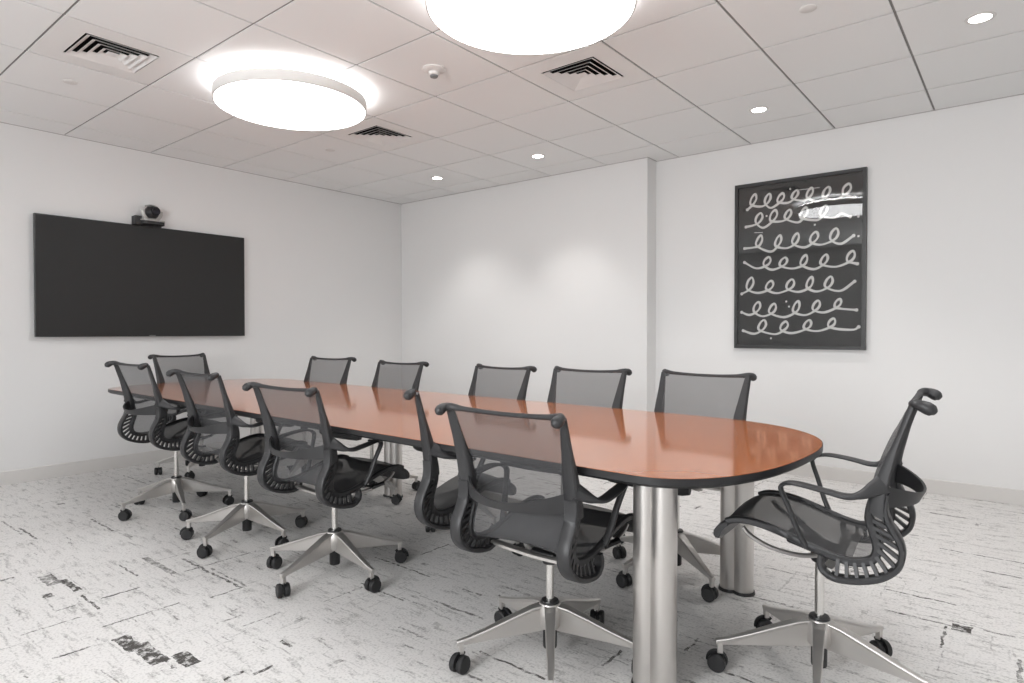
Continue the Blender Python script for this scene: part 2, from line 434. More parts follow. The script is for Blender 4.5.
# ------------------------------------------------------------------ recessed downlights
def downlight(x, y, label, power=27):
    t = empty('recessed_downlight', (x, y, CEIL))
    tag(t, label, 'downlight', 'small recessed downlights along the rear wall')
    bm = bmesh.new(); n = 40
    prof = [(.048, -.004), (.062, -.004), (.066, -.001), (.066, .0), (.048, .0)]
    rings = [[bm.verts.new((r * math.cos(2 * PI * i / n), r * math.sin(2 * PI * i / n), z)) for i in range(n)] for r, z in prof]
    for a, b2 in zip(rings, rings[1:] + rings[:1]):
        for i in range(n): bm.faces.new((a[i], a[(i + 1) % n], b2[(i + 1) % n], b2[i]))
    obj('trim_ring', bm, M['white_metal'], t, smooth=30)
    bm = bmesh.new(); lathe(bm, [(.049, -.0025), (.049, -.0005)], 40)
    obj('lens', bm, M['dl'], t)
    ld = bpy.data.lights.new('downlight_beam', 'SPOT'); ld.energy = power; ld.spot_size = math.radians(96); ld.spot_blend = .75
    ld.shadow_soft_size = .045; ld.color = (1, .97, .94)
    lo_ = bpy.data.objects.new('beam', ld); C.objects.link(lo_); lo_.parent = t; lo_.location = (0, 0, -.03)
    return t
downlight(1.60, 2.86, 'small recessed downlight nearest the corner by the screen wall')
downlight(2.88, 2.86, 'small recessed downlight in front of the projecting white wall, second from the corner')
downlight(4.80, 2.89, 'small recessed downlight above and left of the framed artwork')
downlight(6.085, 2.25, 'small recessed downlight in the top right corner of the photo')

# ------------------------------------------------------------------ air diffusers
def diffuser(x, y, label):
    t = empty('air_diffuser', (x, y, CEIL))
    tag(t, label, 'ceiling vent', 'square louvred air diffusers in the ceiling')
    h = TILE / 2 - g; a = .185
    bm = bmesh.new()
    def ringq(bm, s0, z0, s1, z1, th=.0015):
        """square sloping band from half-size s0 at z0 to s1 at z1"""
        for q in range(4):
            c0 = [(-s0, -s0), (s0, -s0), (s0, s0), (-s0, s0)]; c1 = [(-s1, -s1), (s1, -s1), (s1, s1), (-s1, s1)]
            A, B = c0[q], c0[(q + 1) % 4]; D, E = c1[q], c1[(q + 1) % 4]
            hexa(bm, [(*A, z0), (*B, z0), (*E, z1), (*D, z1), (*A, z0 + th), (*B, z0 + th), (*E, z1 + th), (*D, z1 + th)])
    ringq(bm, a, 0, h, 0, .006)
    obj('face_panel', bm, M['grille'], t)
    for k, s in enumerate((.176, .138, .100, .062)):
        bm = bmesh.new(); ringq(bm, s - .026, .011, s, -.004, .0015); obj('vane', bm, M['grille'], t)
    bm = bmesh.new(); box(bm, -.026, .026, -.026, .026, .0, .003); obj('center_plate', bm, M['grille'], t)
    bm = bmesh.new()
    box(bm, -a, a, -a, a, .15, .152)
    for q in ((-a - .002, -a, -a, a), (a, a + .002, -a, a), (-a, a, -a - .002, -a), (-a, a, a, a + .002)): box(bm, q[0], q[1], q[2], q[3], .006, .152)
    obj('duct_neck', bm, M['dark'], t)
    # thin bars that carry the vanes
    bm = bmesh.new()
    for sx in (-1, 1):
        for sy in (-1, 1):
            hexa(bm, [(sx * .02, sy * .02 - .003, .014), (sx * .02 + .003, sy * .02, .014), (sx * .18 + .003, sy * .18, .014), (sx * .18, sy * .18 - .003, .014),
                      (sx * .02, sy * .02 - .003, .02), (sx * .02 + .003, sy * .02, .02), (sx * .18 + .003, sy * .18, .02), (sx * .18, sy * .18 - .003, .02)])
    obj('vane_support', bm, M['dark'], t)
    return t
diffuser(2.24, -.32, 'square louvred air diffuser at the top left, left of the whole disc lamp')
diffuser(2.24, 1.60, 'square louvred air diffuser just right of and behind the whole disc lamp')
diffuser(4.16, 1.60, 'square louvred air diffuser right below the disc lamp cut by the photo edge')

# ------------------------------------------------------------------ detector and sprinkler covers
t = empty('smoke_detector', (3.52, .96, CEIL)); tag(t, 'white domed smoke detector between the two disc lamps', 'smoke detector')
bm = bmesh.new(); lathe(bm, [(.068, 0), (.068, -.008), (.06, -.014), (.036, -.022)], 36); obj('base', bm, M['white_metal'], t, smooth=35)
bm = bmesh.new(); lathe(bm, [(.034, -.0205), (.03, -.040), (.024, -.043)], 30); obj('sensor_dome', bm, M['white_metal'], t, smooth=35)
bm = bmesh.new(); lathe(bm, [(.0245, -.0425), (.022, -.052), (.016, -.054)], 30); obj('sensor_cap', bm, mat('sensor_grey', (.2, .2, .2), .5), t, smooth=35)
bm = bmesh.new(); lathe(bm, [(.040, 0), (.040, -.003), (.037, -.005)], 36)
for (x, y), lab in zip(((1.60, -.335), (1.60, 1.58), (5.44, 1.61)),
                       ('flat round sprinkler cover plate at the top left, below the air diffuser', 'flat round sprinkler cover plate below the whole disc lamp, near the middle diffuser', 'flat round sprinkler cover plate at the top edge, right part of the ceiling')):
    o = obj('sprinkler_cover', bm.copy(), mat('cover_paint', (.72, .70, .68), .5), smooth=35); o.location = (x, y, CEIL)
    tag(o, lab, 'sprinkler cover', 'round sprinkler covers in the ceiling')
bm.free()

# ------------------------------------------------------------------ wall screen
t = empty('wall_screen', (WX + .02, .62, 1.115)); tag(t, 'large black flat television screen mounted on the left wall, switched off', 'television')
y0, y1, z0, z1 = -.842, .842, 0, .953
bm = bmesh.new(); box(bm, .018, .046, y0, y1, z0, z1); obj('bezel', bm, M['bezel'], t, bevel=.003)
bm = bmesh.new(); box(bm, .0455, .0475, y0 + .009, y1 - .009, z0 + .016, z1 - .009); obj('display_panel', bm, M['screen'], t)
bm = bmesh.new(); box(bm, .002, .018, y0 + .08, y1 - .08, z0 + .08, z1 - .10); obj('rear_shell', bm, M['black'], t, bevel=.006)
bm = bmesh.new(); box(bm, -.020, .002, -.3, .3, .28, .66); obj('wall_bracket', bm, M['black'], t)
bm = bmesh.new(); box(bm, .0462, .0472, -.026, .026, .003, .010); obj('maker_badge', bm, M['wire'], t)

# ------------------------------------------------------------------ conference camera on the screen
t = empty('conference_camera', (WX + .075, .60, 2.068)); tag(t, 'silver and black pan-tilt conference camera standing on top of the wall screen', 'camera')
bm = bmesh.new(); box(bm, -.05, .03, -.125, -.070, .0, .078); box(bm, -.05, .0, -.125, .10, .0, .012); obj('mount_bracket', bm, M['black'], t, bevel=.004)
bm = bmesh.new(); pts = []
def slab(bm, hx, hy, z0, z1, r=.03, n=8, cx=0, cy=0):
    ring = []
    for qx, qy, a0 in ((1, 1, 0), (-1, 1, 90), (-1, -1, 180), (1, -1, 270)):
        for i in range(n + 1):
            a = math.radians(a0 + 90 * i / n); ring.append((cx + qx * (hx - r) + r * math.cos(a), cy + qy * (hy - r) + r * math.sin(a)))
    lo = [bm.verts.new((x, y, z0)) for x, y in ring]; hi = [bm.verts.new((x, y, z1)) for x, y in ring]
    for i in range(len(ring)): bm.faces.new((lo[i], lo[(i + 1) % len(ring)], hi[(i + 1) % len(ring)], hi[i]))
    bm.faces.new(lo[::-1]); bm.faces.new(hi)
slab(bm, .055, .095, .012, .040, .04, cx=.012, cy=.015); obj('base_body', bm, M['black'], t, bevel=.004)
bm = bmesh.new(); slab(bm, .058, .099, .040, .050, .042, cx=.012, cy=.015); lathe(bm, [(.05, .049), (.038, .060), (.03, .068)], 28, .012, .015); obj('base_cover', bm, M['silver'], t, smooth=40)
bm = bmesh.new(); lathe(bm, [(.012, .0)] + [(.058 * math.sin(a), .058 - .058 * math.cos(a)) for a in [PI * i / 14 for i in range(3, 12)]], 28, .012, .015, .062)
head = obj('camera_head', bm, M['black'], t, smooth=40)
bm = bmesh.new()
pts = [(.012, .015 + .066 * math.cos(a), .125 + .066 * math.sin(a)) for a in [math.radians(170 + 200 * i / 20) for i in range(21)]]
sweep(bm, pts, .05, .010, ref=(1, 0, 0), n=8); 
obj('yoke', bm, M['silver'], t, smooth=50)
bm = bmesh.new(); lathe(bm, [(.030, 0), (.034, .02), (.034, .04), (.024, .042)], 28)
o = obj('lens', bm, M['lens'], t, smooth=40); o.rotation_euler = (0, PI / 2, .1); o.location = (.045, .02, .125)
bm = bmesh.new(); sweep(bm, [(.0, -.03, .170), (.0, .0, .183), (.0, .03, .183), (.0, .06, .170)], .05, .016, ref=(0, 0, 1)); obj('head_cover', bm, M['silver'], t, smooth=50)

# ------------------------------------------------------------------ framed artwork
YW = WY2
t = empty('framed_artwork', (4.854, YW, 1.017)); tag(t, 'tall black framed picture with seven rows of white looping strokes, on the rear wall', 'picture')
AX, AZ = 4.854, 1.017
W2, HH = .492, 1.369
fw_, fd = .026, .045
bm = bmesh.new()
prof_o, prof_i = (W2, 0, HH), (W2 - fw_, fw_, HH - fw_)
outer = [(-W2, 0), (W2, 0), (W2, HH), (-W2, HH)]; inner = [(-W2 + fw_, fw_), (W2 - fw_, fw_), (W2 - fw_, HH - fw_), (-W2 + fw_, HH - fw_)]
for q in range(4):
    A, B, D, E = outer[q], outer[(q + 1) % 4], inner[q], inner[(q + 1) % 4]
    hexa(bm, [(A[0], -.002, A[1]), (B[0], -.002, B[1]), (E[0], -.002, E[1]), (D[0], -.002, D[1]),
              (A[0], -fd, A[1]), (B[0], -fd, B[1]), (E[0], -fd, E[1]), (D[0], -fd, D[1])])
obj('frame', bm, M['frame'], t)
bm = bmesh.new(); box(bm, -W2 + fw_ - .003, W2 - fw_ + .003, -.020, -.006, fw_ - .003, HH - fw_ + .003); sheet = obj('art_sheet', bm, M['paper'], t)
bm = bmesh.new(); box(bm, -W2 + fw_, W2 - fw_, -.036, -.034, fw_, HH - fw_); obj('glass_pane', bm, M['glass'], t)
ROWS = [
([(4.46, 2.176)], [(4.511, 2.297), (4.626, 2.286), (4.729, 2.275), (4.838, 2.285), (4.948, 2.288), (5.069, 2.279), (5.21, 2.282)], [(4.568, 2.189), (4.651, 2.168), (4.78, 2.193), (4.896, 2.195), (4.998, 2.177), (5.121, 2.176)], [(5.234, 2.18), (5.263, 2.176)]),
([(4.45, 2.033), (4.507, 2.04)], [(4.557, 2.136), (4.673, 2.147), (4.786, 2.137), (4.906, 2.139), (5.05, 2.137)], [(4.591, 2.012), (4.723, 2.049), (4.855, 2.027), (4.999, 2.03)], [(5.118, 2.035), (5.175, 2.06), (5.233, 2.03)]),
([(4.439, 1.854), (4.508, 1.856)], [(4.561, 1.952), (4.712, 1.938), (4.845, 1.942), (4.982, 1.939), (5.126, 1.952)], [(4.648, 1.811), (4.772, 1.829), (4.908, 1.824), (5.03, 1.835)], [(5.172, 1.83), (5.258, 1.884)]),
([(4.439, 1.737), (4.534, 1.682)], [(4.624, 1.768), (4.753, 1.755), (4.909, 1.763), (5.057, 1.756), (5.242, 1.769)], [(4.663, 1.662), (4.818, 1.662), (4.978, 1.647), (5.137, 1.656)], [(5.285, 1.669)]),
([(4.418, 1.474)], [(4.488, 1.608), (4.646, 1.572), (4.807, 1.576), (4.953, 1.587), (5.091, 1.583)], [(4.548, 1.477), (4.701, 1.469), (4.866, 1.473), (5.002, 1.471)], [(5.17, 1.469), (5.268, 1.537)]),
([(4.418, 1.319), (4.48, 1.296)], [(4.545, 1.402), (4.671, 1.385), (4.854, 1.4), (5.002, 1.4), (5.155, 1.407)], [(4.586, 1.283), (4.756, 1.273), (4.918, 1.287), (5.058, 1.306)], [(5.182, 1.331), (5.282, 1.32)]),
([(4.432, 1.164), (4.519, 1.138)], [(4.59, 1.252), (4.762, 1.238), (4.939, 1.248), (5.113, 1.258)], [(4.685, 1.135), (4.821, 1.144), (5.009, 1.16)], [(5.157, 1.176), (5.262, 1.171), (5.298, 1.192)]),
]
DOTS = [(4.799, 2.302), (4.616, 2.106), (4.984, 1.995), (5.289, 2.024), (5.291, 1.877), (4.657, 1.101), (4.775, 1.399), (4.796, 1.358)]
rnd = random.Random(4)
def P3(p, dy=0): return (p[0] - AX, -.0215 - dy, p[1] - AZ)
for ri, (st, ap, va, en) in enumerate(ROWS):
    pts = list(st)
    for i, (ax, az) in enumerate(ap):
        pv = pts[-1]
        nv = va[i] if i < len(va) else en[0]
        zc = (pv[1] + nv[1]) / 2 + .012
        hgt = az - zc; w = rnd.uniform(.040, .056)
        cx = ax - .010
        pts += [(cx + w * .10, zc + hgt * .18), (ax + w * .50, zc + hgt * .62), (ax + .012, az), (ax - w * .42, zc + hgt * .70), (cx - w * .28, zc + hgt * .2)]
        if i < len(va): pts.append(va[i])
    pts += en
    P = crom([P3(p, .0004 * ri) for p in pts], 7)
    bm = bmesh.new(); sweep(bm, P, [.0200 + .003 * math.sin(i * .37 + ri) for i in range(len(P))], .0012, ref=(0, 1, 0), n=6)
    for pe in (P[0], P[-1]):
        v = bmesh.ops.create_uvsphere(bm, u_segments=10, v_segments=6, radius=.0135, matrix=Matrix.Translation(pe) @ Matrix.Diagonal((1, .08, 1, 1)))
    obj('looping_stroke', bm, M['ink'], sheet)
for p in DOTS:
    bm = bmesh.new(); bmesh.ops.create_uvsphere(bm, u_segments=10, v_segments=6, radius=.0085, matrix=Matrix.Translation(P3(p)) @ Matrix.Diagonal((1, .1, 1, 1)))
    obj('ink_spot', bm, M['ink'], sheet)
for a, b_ in (((4.518, 1.979), (4.586, 1.973)), ((4.848, 2.284), (5.017, 2.282))):
    bm = bmesh.new(); sweep(bm, [P3(a), P3(b_)], .006, .001, ref=(0, 1, 0), n=6)
    obj('ink_line', bm, M['ink'], sheet)

# ------------------------------------------------------------------ conference table
TX0, TX1, TY0, TY1, TZ = .854, 5.716, -.023, 1.340, .740
t = empty('conference_table', ((TX0 + TX1) / 2, (TY0 + TY1) / 2, 0)); tag(t, 'long cherry wood conference table with rounded ends, black edge and steel legs', 'table')
def outline(inset=0):
    cy = (TY0 + TY1) / 2; hw = (TY1 - TY0) / 2 - inset
    pts = []
    def end(x_tip, sgn, Lfar, Lnear):
        out = []
        n = 48; N = 2.36
        for i in range(n + 1):
            a = PI / 2 - PI * i / n      # far -> near
            ca, sa = abs(math.cos(a)), math.sin(a)
            L = (Lfar if sa > 0 else Lnear)
            u = ca ** (2 / N); v = math.copysign(abs(sa) ** (2 / N), sa)
            out.append((x_tip - sgn * (L) + sgn * (L - inset) * u, cy + hw * v))
        return out
    r = end(TX1, 1, .72, .33)
    l = end(TX0, -1, .50, .33)[::-1]
    return r + l
def plate(bm, ring, z0, z1, ring_low=None):
    o_ = ring_low or ring
    lo = [bm.verts.new((x, y, z0)) for x, y in o_]; hi = [bm.verts.new((x, y, z1)) for x, y in ring]
    n = len(ring)
    for i in range(n): bm.faces.new((lo[i], lo[(i + 1) % n], hi[(i + 1) % n], hi[i]))
    bm.faces.new(lo[::-1]); bm.faces.new(hi)
loc = Matrix.Rotation(-.018, 4, 'Z') @ Matrix.Translation((-(TX0 + TX1) / 2, -(TY0 + TY1) / 2, 0))
def dedupe(r):
    out = []
    for p in r:
        if not out or math.hypot(p[0] - out[-1][0], p[1] - out[-1][1]) > 1e-5: out.append(p)
    return out
bm = bmesh.new(); plate(bm, dedupe(outline(.003)), TZ - .003, TZ); bmesh.ops.transform(bm, matrix=loc, verts=bm.verts)
obj('tabletop', bm, M['wood'], t)
bm = bmesh.new(); plate(bm, dedupe(outline(0)), TZ - .022, TZ - .0012); plate(bm, dedupe(outline(0)), TZ - .031, TZ - .022, dedupe(outline(.012)))
bmesh.ops.transform(bm, matrix=loc, verts=bm.verts)
obj('edge_band', bm, M['edge'], t, smooth=30)
for lx, ly in ((5.352, .168), (5.285, 1.11), (2.84, 1.215), (1.20, 1.12)):
    bm = bmesh.new()
    # two fused round tubes
    r, s = .043, .030; ring = []
    a0 = math.acos(s / r) if s < r else 0
    for i in range(25):
        a = -PI + a0 + (2 * PI - 2 * a0) * i / 24
        ring.append((s + r * math.cos(a), r * math.sin(a)))
    for i in range(1, 24):
        a = a0 + (2 * PI - 2 * a0) * i / 24
        ring.append((-s + r * math.cos(a), r * math.sin(a)))
    lo = [bm.verts.new((x, y, .012)) for x, y in ring]; hi = [bm.verts.new((x, y, TZ - .031)) for x, y in ring]
    for i in range(len(ring)): bm.faces.new((lo[i], lo[(i + 1) % len(ring)], hi[(i + 1) % len(ring)], hi[i]))
    bm.faces.new(lo[::-1]); bm.faces.new(hi)
    lg = obj('leg', bm, M['steel'], t, smooth=60); lg.location = (lx - (TX0 + TX1) / 2, ly - (TY0 + TY1) / 2, 0)
    bm = bmesh.new()
    lo = [bm.verts.new((x * 1.09, y * 1.14, 0)) for x, y in ring]; hi = [bm.verts.new((x * 1.06, y * 1.09, .013)) for x, y in ring]
    for i in range(len(ring)): bm.faces.new((lo[i], lo[(i + 1) % len(ring)], hi[(i + 1) % len(ring)], hi[i]))
    bm.faces.new(lo[::-1]); bm.faces.new(hi)
    obj('leg_foot', bm, M['black'], lg, smooth=60)

# ------------------------------------------------------------------ mesh office chair (local: faces +y, stem at origin)
FRONT = [(-.262, .957), (-.246, .910), (-.227, .852), (-.206, .800), (-.190, .755), (-.175, .705), (-.165, .655), (-.166, .608), (-.178, .570), (-.186, .530), (-.174, .497), (-.135, .480), (-.092, .481), (-.045, .490),
         (.006, .506), (.056, .523), (.105, .537), (.145, .545), (.184, .548), (.220, .544), (.245, .534)]
BACK = [(-.277, .947), (-.262, .900), (-.243, .842), (-.228, .780), (-.218, .735), (-.208, .665), (-.211, .625), (-.224, .597), (-.243, .560), (-.248, .524), (-.236, .487), (-.198, .453), (-.144, .433), (-.092, .426), (-.062, .431)]
FC = crom([(0, f, z) for f, z in FRONT], 5)
BC = crom([(0, f, z) for f, z in BACK], 5)
LATO = lambda z: .252                                            # outer face
WID = [(.41, .036), (.60, .046), (.70, .056), (.76, .054), (.86, .042), (.95, .028)]

def strip(bm, pts, wl, th, latc):
    """flat strip following pts (in the side plane); wl lateral width fn(p), th thickness fn(p), latc lateral centre fn(p)"""
    N = len(pts); rings = []
    for i, p in enumerate(pts):
        tg = (pts[min(i + 1, N - 1)] - pts[max(i - 1, 0)]).normalized()
        nr = Vector((0, -tg.z, tg.y))
        w_, h_, c = wl(p, i / (N - 1)) / 2, th(p, i / (N - 1)) / 2, latc(p, i / (N - 1))
        ch = min(w_, h_) * .45
        sec = [(-w_ + ch, -h_), (w_ - ch, -h_), (w_, -h_ + ch), (w_, h_ - ch), (w_ - ch, h_), (-w_ + ch, h_), (-w_, h_ - ch), (-w_, -h_ + ch)]
        rings.append([bm.verts.new(Vector((c + a, p.y, p.z)) + nr * b_) for a, b_ in sec])
    for a, b_ in zip(rings, rings[1:]):
        for k in range(8): bm.faces.new((a[k], a[(k + 1) % 8], b_[(k + 1) % 8], b_[k]))
    bm.faces.new(rings[0][::-1]); bm.faces.new(rings[-1])

def side_frame_bm(sd):
    bm = bmesh.new()
    # upper rail, solid between the front and back curves
    up = []
    for i in range(25):
        z = lerp(.952, .640, i / 24)
        f1 = min(FC[:40], key=lambda p: abs(p.z - z)); b1 = min(BC[:40], key=lambda p: abs(p.z - z + .006))
        f1 = table_lerp(sorted([(p.z, p.y) for p in FC[:38]]), z); b1 = table_lerp(sorted([(p.z, p.y) for p in BC[:38]]), z - .008)
        up.append((z, f1, b1))
    rings = []
    for z, f1, b1 in up:
        w_ = table_lerp(WID, z); xo = .243; xi = xo - w_
        dz = .008
        fb = lerp(f1, b1, .5)
        rings.append([bm.verts.new(q) for q in ((xo - .006, f1, z), (xo, f1 - .007, z - .002), (xo, b1 + .005, z - dz), (xo - .005, b1, z - dz), (xi + .010, b1 + .002, z - dz), (xi, b1 + .012, z - dz), (xi, f1 - .006, z - .002), (xi + .004, f1, z))])
    for a, b_ in zip(rings, rings[1:]):
        for k in range(8): bm.faces.new((a[k], a[(k + 1) % 8], b_[(k + 1) % 8], b_[k]))
    bm.faces.new(rings[0][::-1]); bm.faces.new(rings[-1])
    # outer strip of the loop
    i0 = next(i for i, p in enumerate(BC) if p.z < .700)
    lo_ = [Vector((0, p.y + .0, p.z)) for p in BC[i0:]]
    lo_ += crom([BC[-1], (0, -.044, .446), (0, -.038, .466), (0, -.042, .486)], 4)[1:]
    strip(bm, lo_, lambda p, t: .046 if t < .75 else lerp(.046, .030, (t - .75) * 4), lambda p, t: lerp(.004, .017, min(1, t * 8)), lambda p, t: .220)
    # inner strip, running on as the seat side rail
    i1 = next(i for i, p in enumerate(FC) if p.z < .700)
    inn = [Vector((0, p.y, p.z)) for p in FC[i1:]]
    n = len(inn)
    strip(bm, inn, lambda p, t: lerp(.026, .02, min(1, t * 3)) if t < .9 else .022, lambda p, t: lerp(.004, .026, min(1, t * 9)) if t < .45 else .022,
          lambda p, t: lerp(.220, .209, min(1, t * 8)) if t < .35 else lerp(.209, .206, (t - .35) / .65))
    # rungs
    def samp(pts, k, n):
        L = [0]
        for a, b_ in zip(pts, pts[1:]): L.append(L[-1] + (b_ - a).length)
        s = L[-1] * k / n
        for i in range(len(L) - 1):
            if L[i + 1] >= s: return pts[i].lerp(pts[i + 1], (s - L[i]) / max(1e-9, L[i + 1] - L[i]))
        return pts[-1]
    outp = [p for p in BC[i0:]]
    innp = [p for p in FC[i1:] if not (p.y > -.04 and p.z < .6 and p.z > .5)]
    innp = [p for p in FC[i1:]]
    cut = next(i for i, p in enumerate(innp) if p.y > -.07 and p.z < .53)
    innp = innp[:cut]
    NR = 14
    for k in range(1, NR + 1):
        a = samp(outp, k - .4, NR + .3); b_ = samp(innp, k - .25, NR + .3)
        A = Vector((.222, a.y, a.z)); B = Vector((.211, b_.y, b_.z))
        d = (B - A).normalized(); side = Vector((0, -d.z, d.y)).normalized() * .0048; lat = Vector((.010, 0, 0))
        hexa(bm, [A - side - lat, A + side - lat, A + side + lat, A - side + lat, B - side - lat * .8, B + side - lat * .8, B + side + lat * .8, B - side + lat * .8])
    if sd < 0: bmesh.ops.transform(bm, matrix=Matrix.Diagonal((-1, 1, 1, 1)), verts=bm.verts)
    return bm

def mesh_bm(i_from, i_to, x0=-1, x1=1):
    bm = bmesh.new(); rows = []
    pts = FC[i_from:i_to]
    for p in pts:
        zz = p.z
        i = FC.index(p); t_ = i / (len(FC) - 1)
        if p.z > .66: hw = .243 - table_lerp(WID, zz) + .004
        else: hw = .202
        tg = (FC[min(i + 1, len(FC) - 1)] - FC[max(i - 1, 0)]).normalized(); nr = Vector((0, tg.z, -tg.y))   # towards the rear / underside
        sag = .016 * min(1, max(0, (.957 - zz) / .12)) if p.y < -.12 else .012
        row = []
        for k in range(13):
            u = lerp(x0, x1, k / 12)
            row.append(bm.verts.new(Vector((u * hw, p.y, p.z)) + (-nr if False else nr) * sag * (-1) * (1 - u * u) + nr * 0))
        rows.append(row)
    for a, b_ in zip(rows, rows[1:]):
        for k in range(12): bm.faces.new((a[k], a[k + 1], b_[k + 1], b_[k]))
    return bm

def toprail_bm(x0=-1, x1=1):
    bm = bmesh.new()
    half = [(.232, -.322, .934), (.234, -.316, .939), (.236, -.302, .947), (.232, -.284, .953), (.210, -.270, .953), (.16, -.265, .949), (.08, -.262, .946)]
    base = [(-x, y, z) for x, y, z in half] + [(0, -.261, .945)] + half[::-1]
    pts = crom([p for p in base if x0 * .3 - 1e-6 <= p[0] <= x1 * .3 + 1e-6], 5)
    rad = [(table_lerp([(.08, .015), (.18, .018), (.21, .025), (.232, .030)], abs(p.x)) if p.y > -.29 else table_lerp([(.29, .032), (.305, .037), (.315, .034), (.322, .016)], -p.y)) for p in pts]
    sweep(bm, pts, rad, rad, ref=(0, 0, 1), n=12)
    return bm

def lumbar_bm():
    bm = bmesh.new(); n = 24; rows = []
    for i in range(n + 1):
        u = -1 + 2 * i / n
        x = .229 * u
        f = -.200 - .091 * max(0, 1 - abs(u / .88) ** 2.4)
        zt = .722 - .050 * (1 - abs(u) ** 1.8); zb = .648 - .004 * (1 - u * u)
        rows.append([bm.verts.new(q) for q in ((x, f - .004, zt), (x, f + .004, zt), (x, f + .006 + .012 * (1 - u * u), zb), (x, f - .002 + .012 * (1 - u * u), zb))])
    for a, b_ in zip(rows, rows[1:]):
        for k in range(4): bm.faces.new((a[k], a[(k + 1) % 4], b_[(k + 1) % 4], b_[k]))
    bm.faces.new(rows[0][::-1]); bm.faces.new(rows[-1])
    return bm

def arm_bm(sd):
    bm = bmesh.new()
    base = [(.230, -.200, .722), (.244, -.178, .708), (.262, -.150, .691), (.275, -.115, .684), (.279, -.070, .691), (.277, -.025, .698), (.270, .018, .702), (.260, .048, .698), (.252, .066, .686), (.247, .067, .668), (.236, .046, .612), (.226, .024, .548), (.215, .002, .500)]
    pts = crom(base, 5); N = len(pts)
    wt = [(0, .030), (.08, .030), (.2, .040), (.4, .047), (.55, .038), (.68, .026), (.8, .022), (1, .026)]
    ht = [(0, .056), (.08, .044), (.2, .017), (.4, .012), (.6, .012), (.72, .014), (1, .016)]
    W_ = [table_lerp(wt, i / (N - 1)) for i in range(N)]; H_ = [table_lerp(ht, i / (N - 1)) for i in range(N)]
    # section frame: across = lateral
    rings = []
    for i, p in enumerate(pts):
        tg = (pts[min(i + 1, N - 1)] - pts[max(i - 1, 0)]).normalized()
        lat = Vector((1, 0, 0)); lat = (lat - tg * lat.dot(tg)).normalized(); u = tg.cross(lat)
        ring = []
        for k in range(12):
            a = 2 * PI * k / 12; ca, sa = math.cos(a), math.sin(a)
            ring.append(bm.verts.new(p + lat * math.copysign(abs(ca) ** .7, ca) * W_[i] / 2 + u * math.copysign(abs(sa) ** .7, sa) * H_[i] / 2))
        rings.append(ring)
    for a, b_ in zip(rings, rings[1:]):
        for k in range(12): bm.faces.new((a[k], a[(k + 1) % 12], b_[(k + 1) % 12], b_[k]))
    bm.faces.new(rings[0][::-1]); bm.faces.new(rings[-1])
    if sd < 0: bmesh.ops.transform(bm, matrix=Matrix.Diagonal((-1, 1, 1, 1)), verts=bm.verts)
    return bm

def roll_bm(x0=-.216, x1=.216):
    bm = bmesh.new(); n = 14; rings = []
    # comma shaped nose bar across the seat front
    sec = [(.238, .541), (.258, .532), (.276, .518), (.289, .500), (.290, .482), (.282, .470), (.270, .470), (.263, .482), (.256, .500), (.244, .516), (.232, .528)]
    for x in [lerp(x0, x1, i / n) for i in range(n + 1)]:
        dz = -.006 * (1 - min(1, (x / .216) ** 2)); e = 1
        if abs(abs(x) - .216) < 1e-4: e = .8
        cy = .265; cz = .500
        rings.append([bm.verts.new((x, cy + (y - cy) * e, cz + (z - cz) * e + dz)) for y, z in sec])
    for a, b_ in zip(rings, rings[1:]):
        for k in range(len(sec)): bm.faces.new((a[k], a[(k + 1) % len(sec)], b_[(k + 1) % len(sec)], b_[k]))
    bm.faces.new(rings[0][::-1]); bm.faces.new(rings[-1])
    return bm

def base_arm_bm():
    bm = bmesh.new()
    # a channel arm along +x: web under a narrow top flange
    st = [(.020, .203, 0), (.07, .193, 0), (.14, .169, 0), (.22, .140, 0), (.29, .117, 0), (.332, .107, 0)]
    rings = []
    for i, (x, zt, zb) in enumerate(st):
        t_ = i / (len(st) - 1)
        wt = lerp(.044, .019, t_); wb = lerp(.026, .011, t_)
        zb = lerp(.112, .088, t_)
        rings.append([bm.verts.new(q) for q in ((x, -wt / 2, zt - .004), (x, -wt / 2 + .003, zt), (x, wt / 2 - .003, zt), (x, wt / 2, zt - .004), (x, wb / 2 + .002, zt - .014), (x, wb / 2, zb), (x, -wb / 2, zb), (x, -wb / 2 - .002, zt - .014))])
    for a, b_ in zip(rings, rings[1:]):
        for k in range(8): bm.faces.new((a[k], a[(k + 1) % 8], b_[(k + 1) % 8], b_[k]))
    bm.faces.new(rings[0][::-1]); bm.faces.new(rings[-1])
    box(bm, .309, .327, -.0085, .0085, .062, .104)
    return bm

def wheel_bm():
    bm = bmesh.new(); lathe(bm, [(.012, -.011), (.026, -.011), (.030, -.007), (.0305, 0), (.030, .007), (.026, .011), (.012, .011)], 24)
    bmesh.ops.transform(bm, matrix=Matrix.Rotation(PI / 2, 4, 'X'), verts=bm.verts)
    return bm

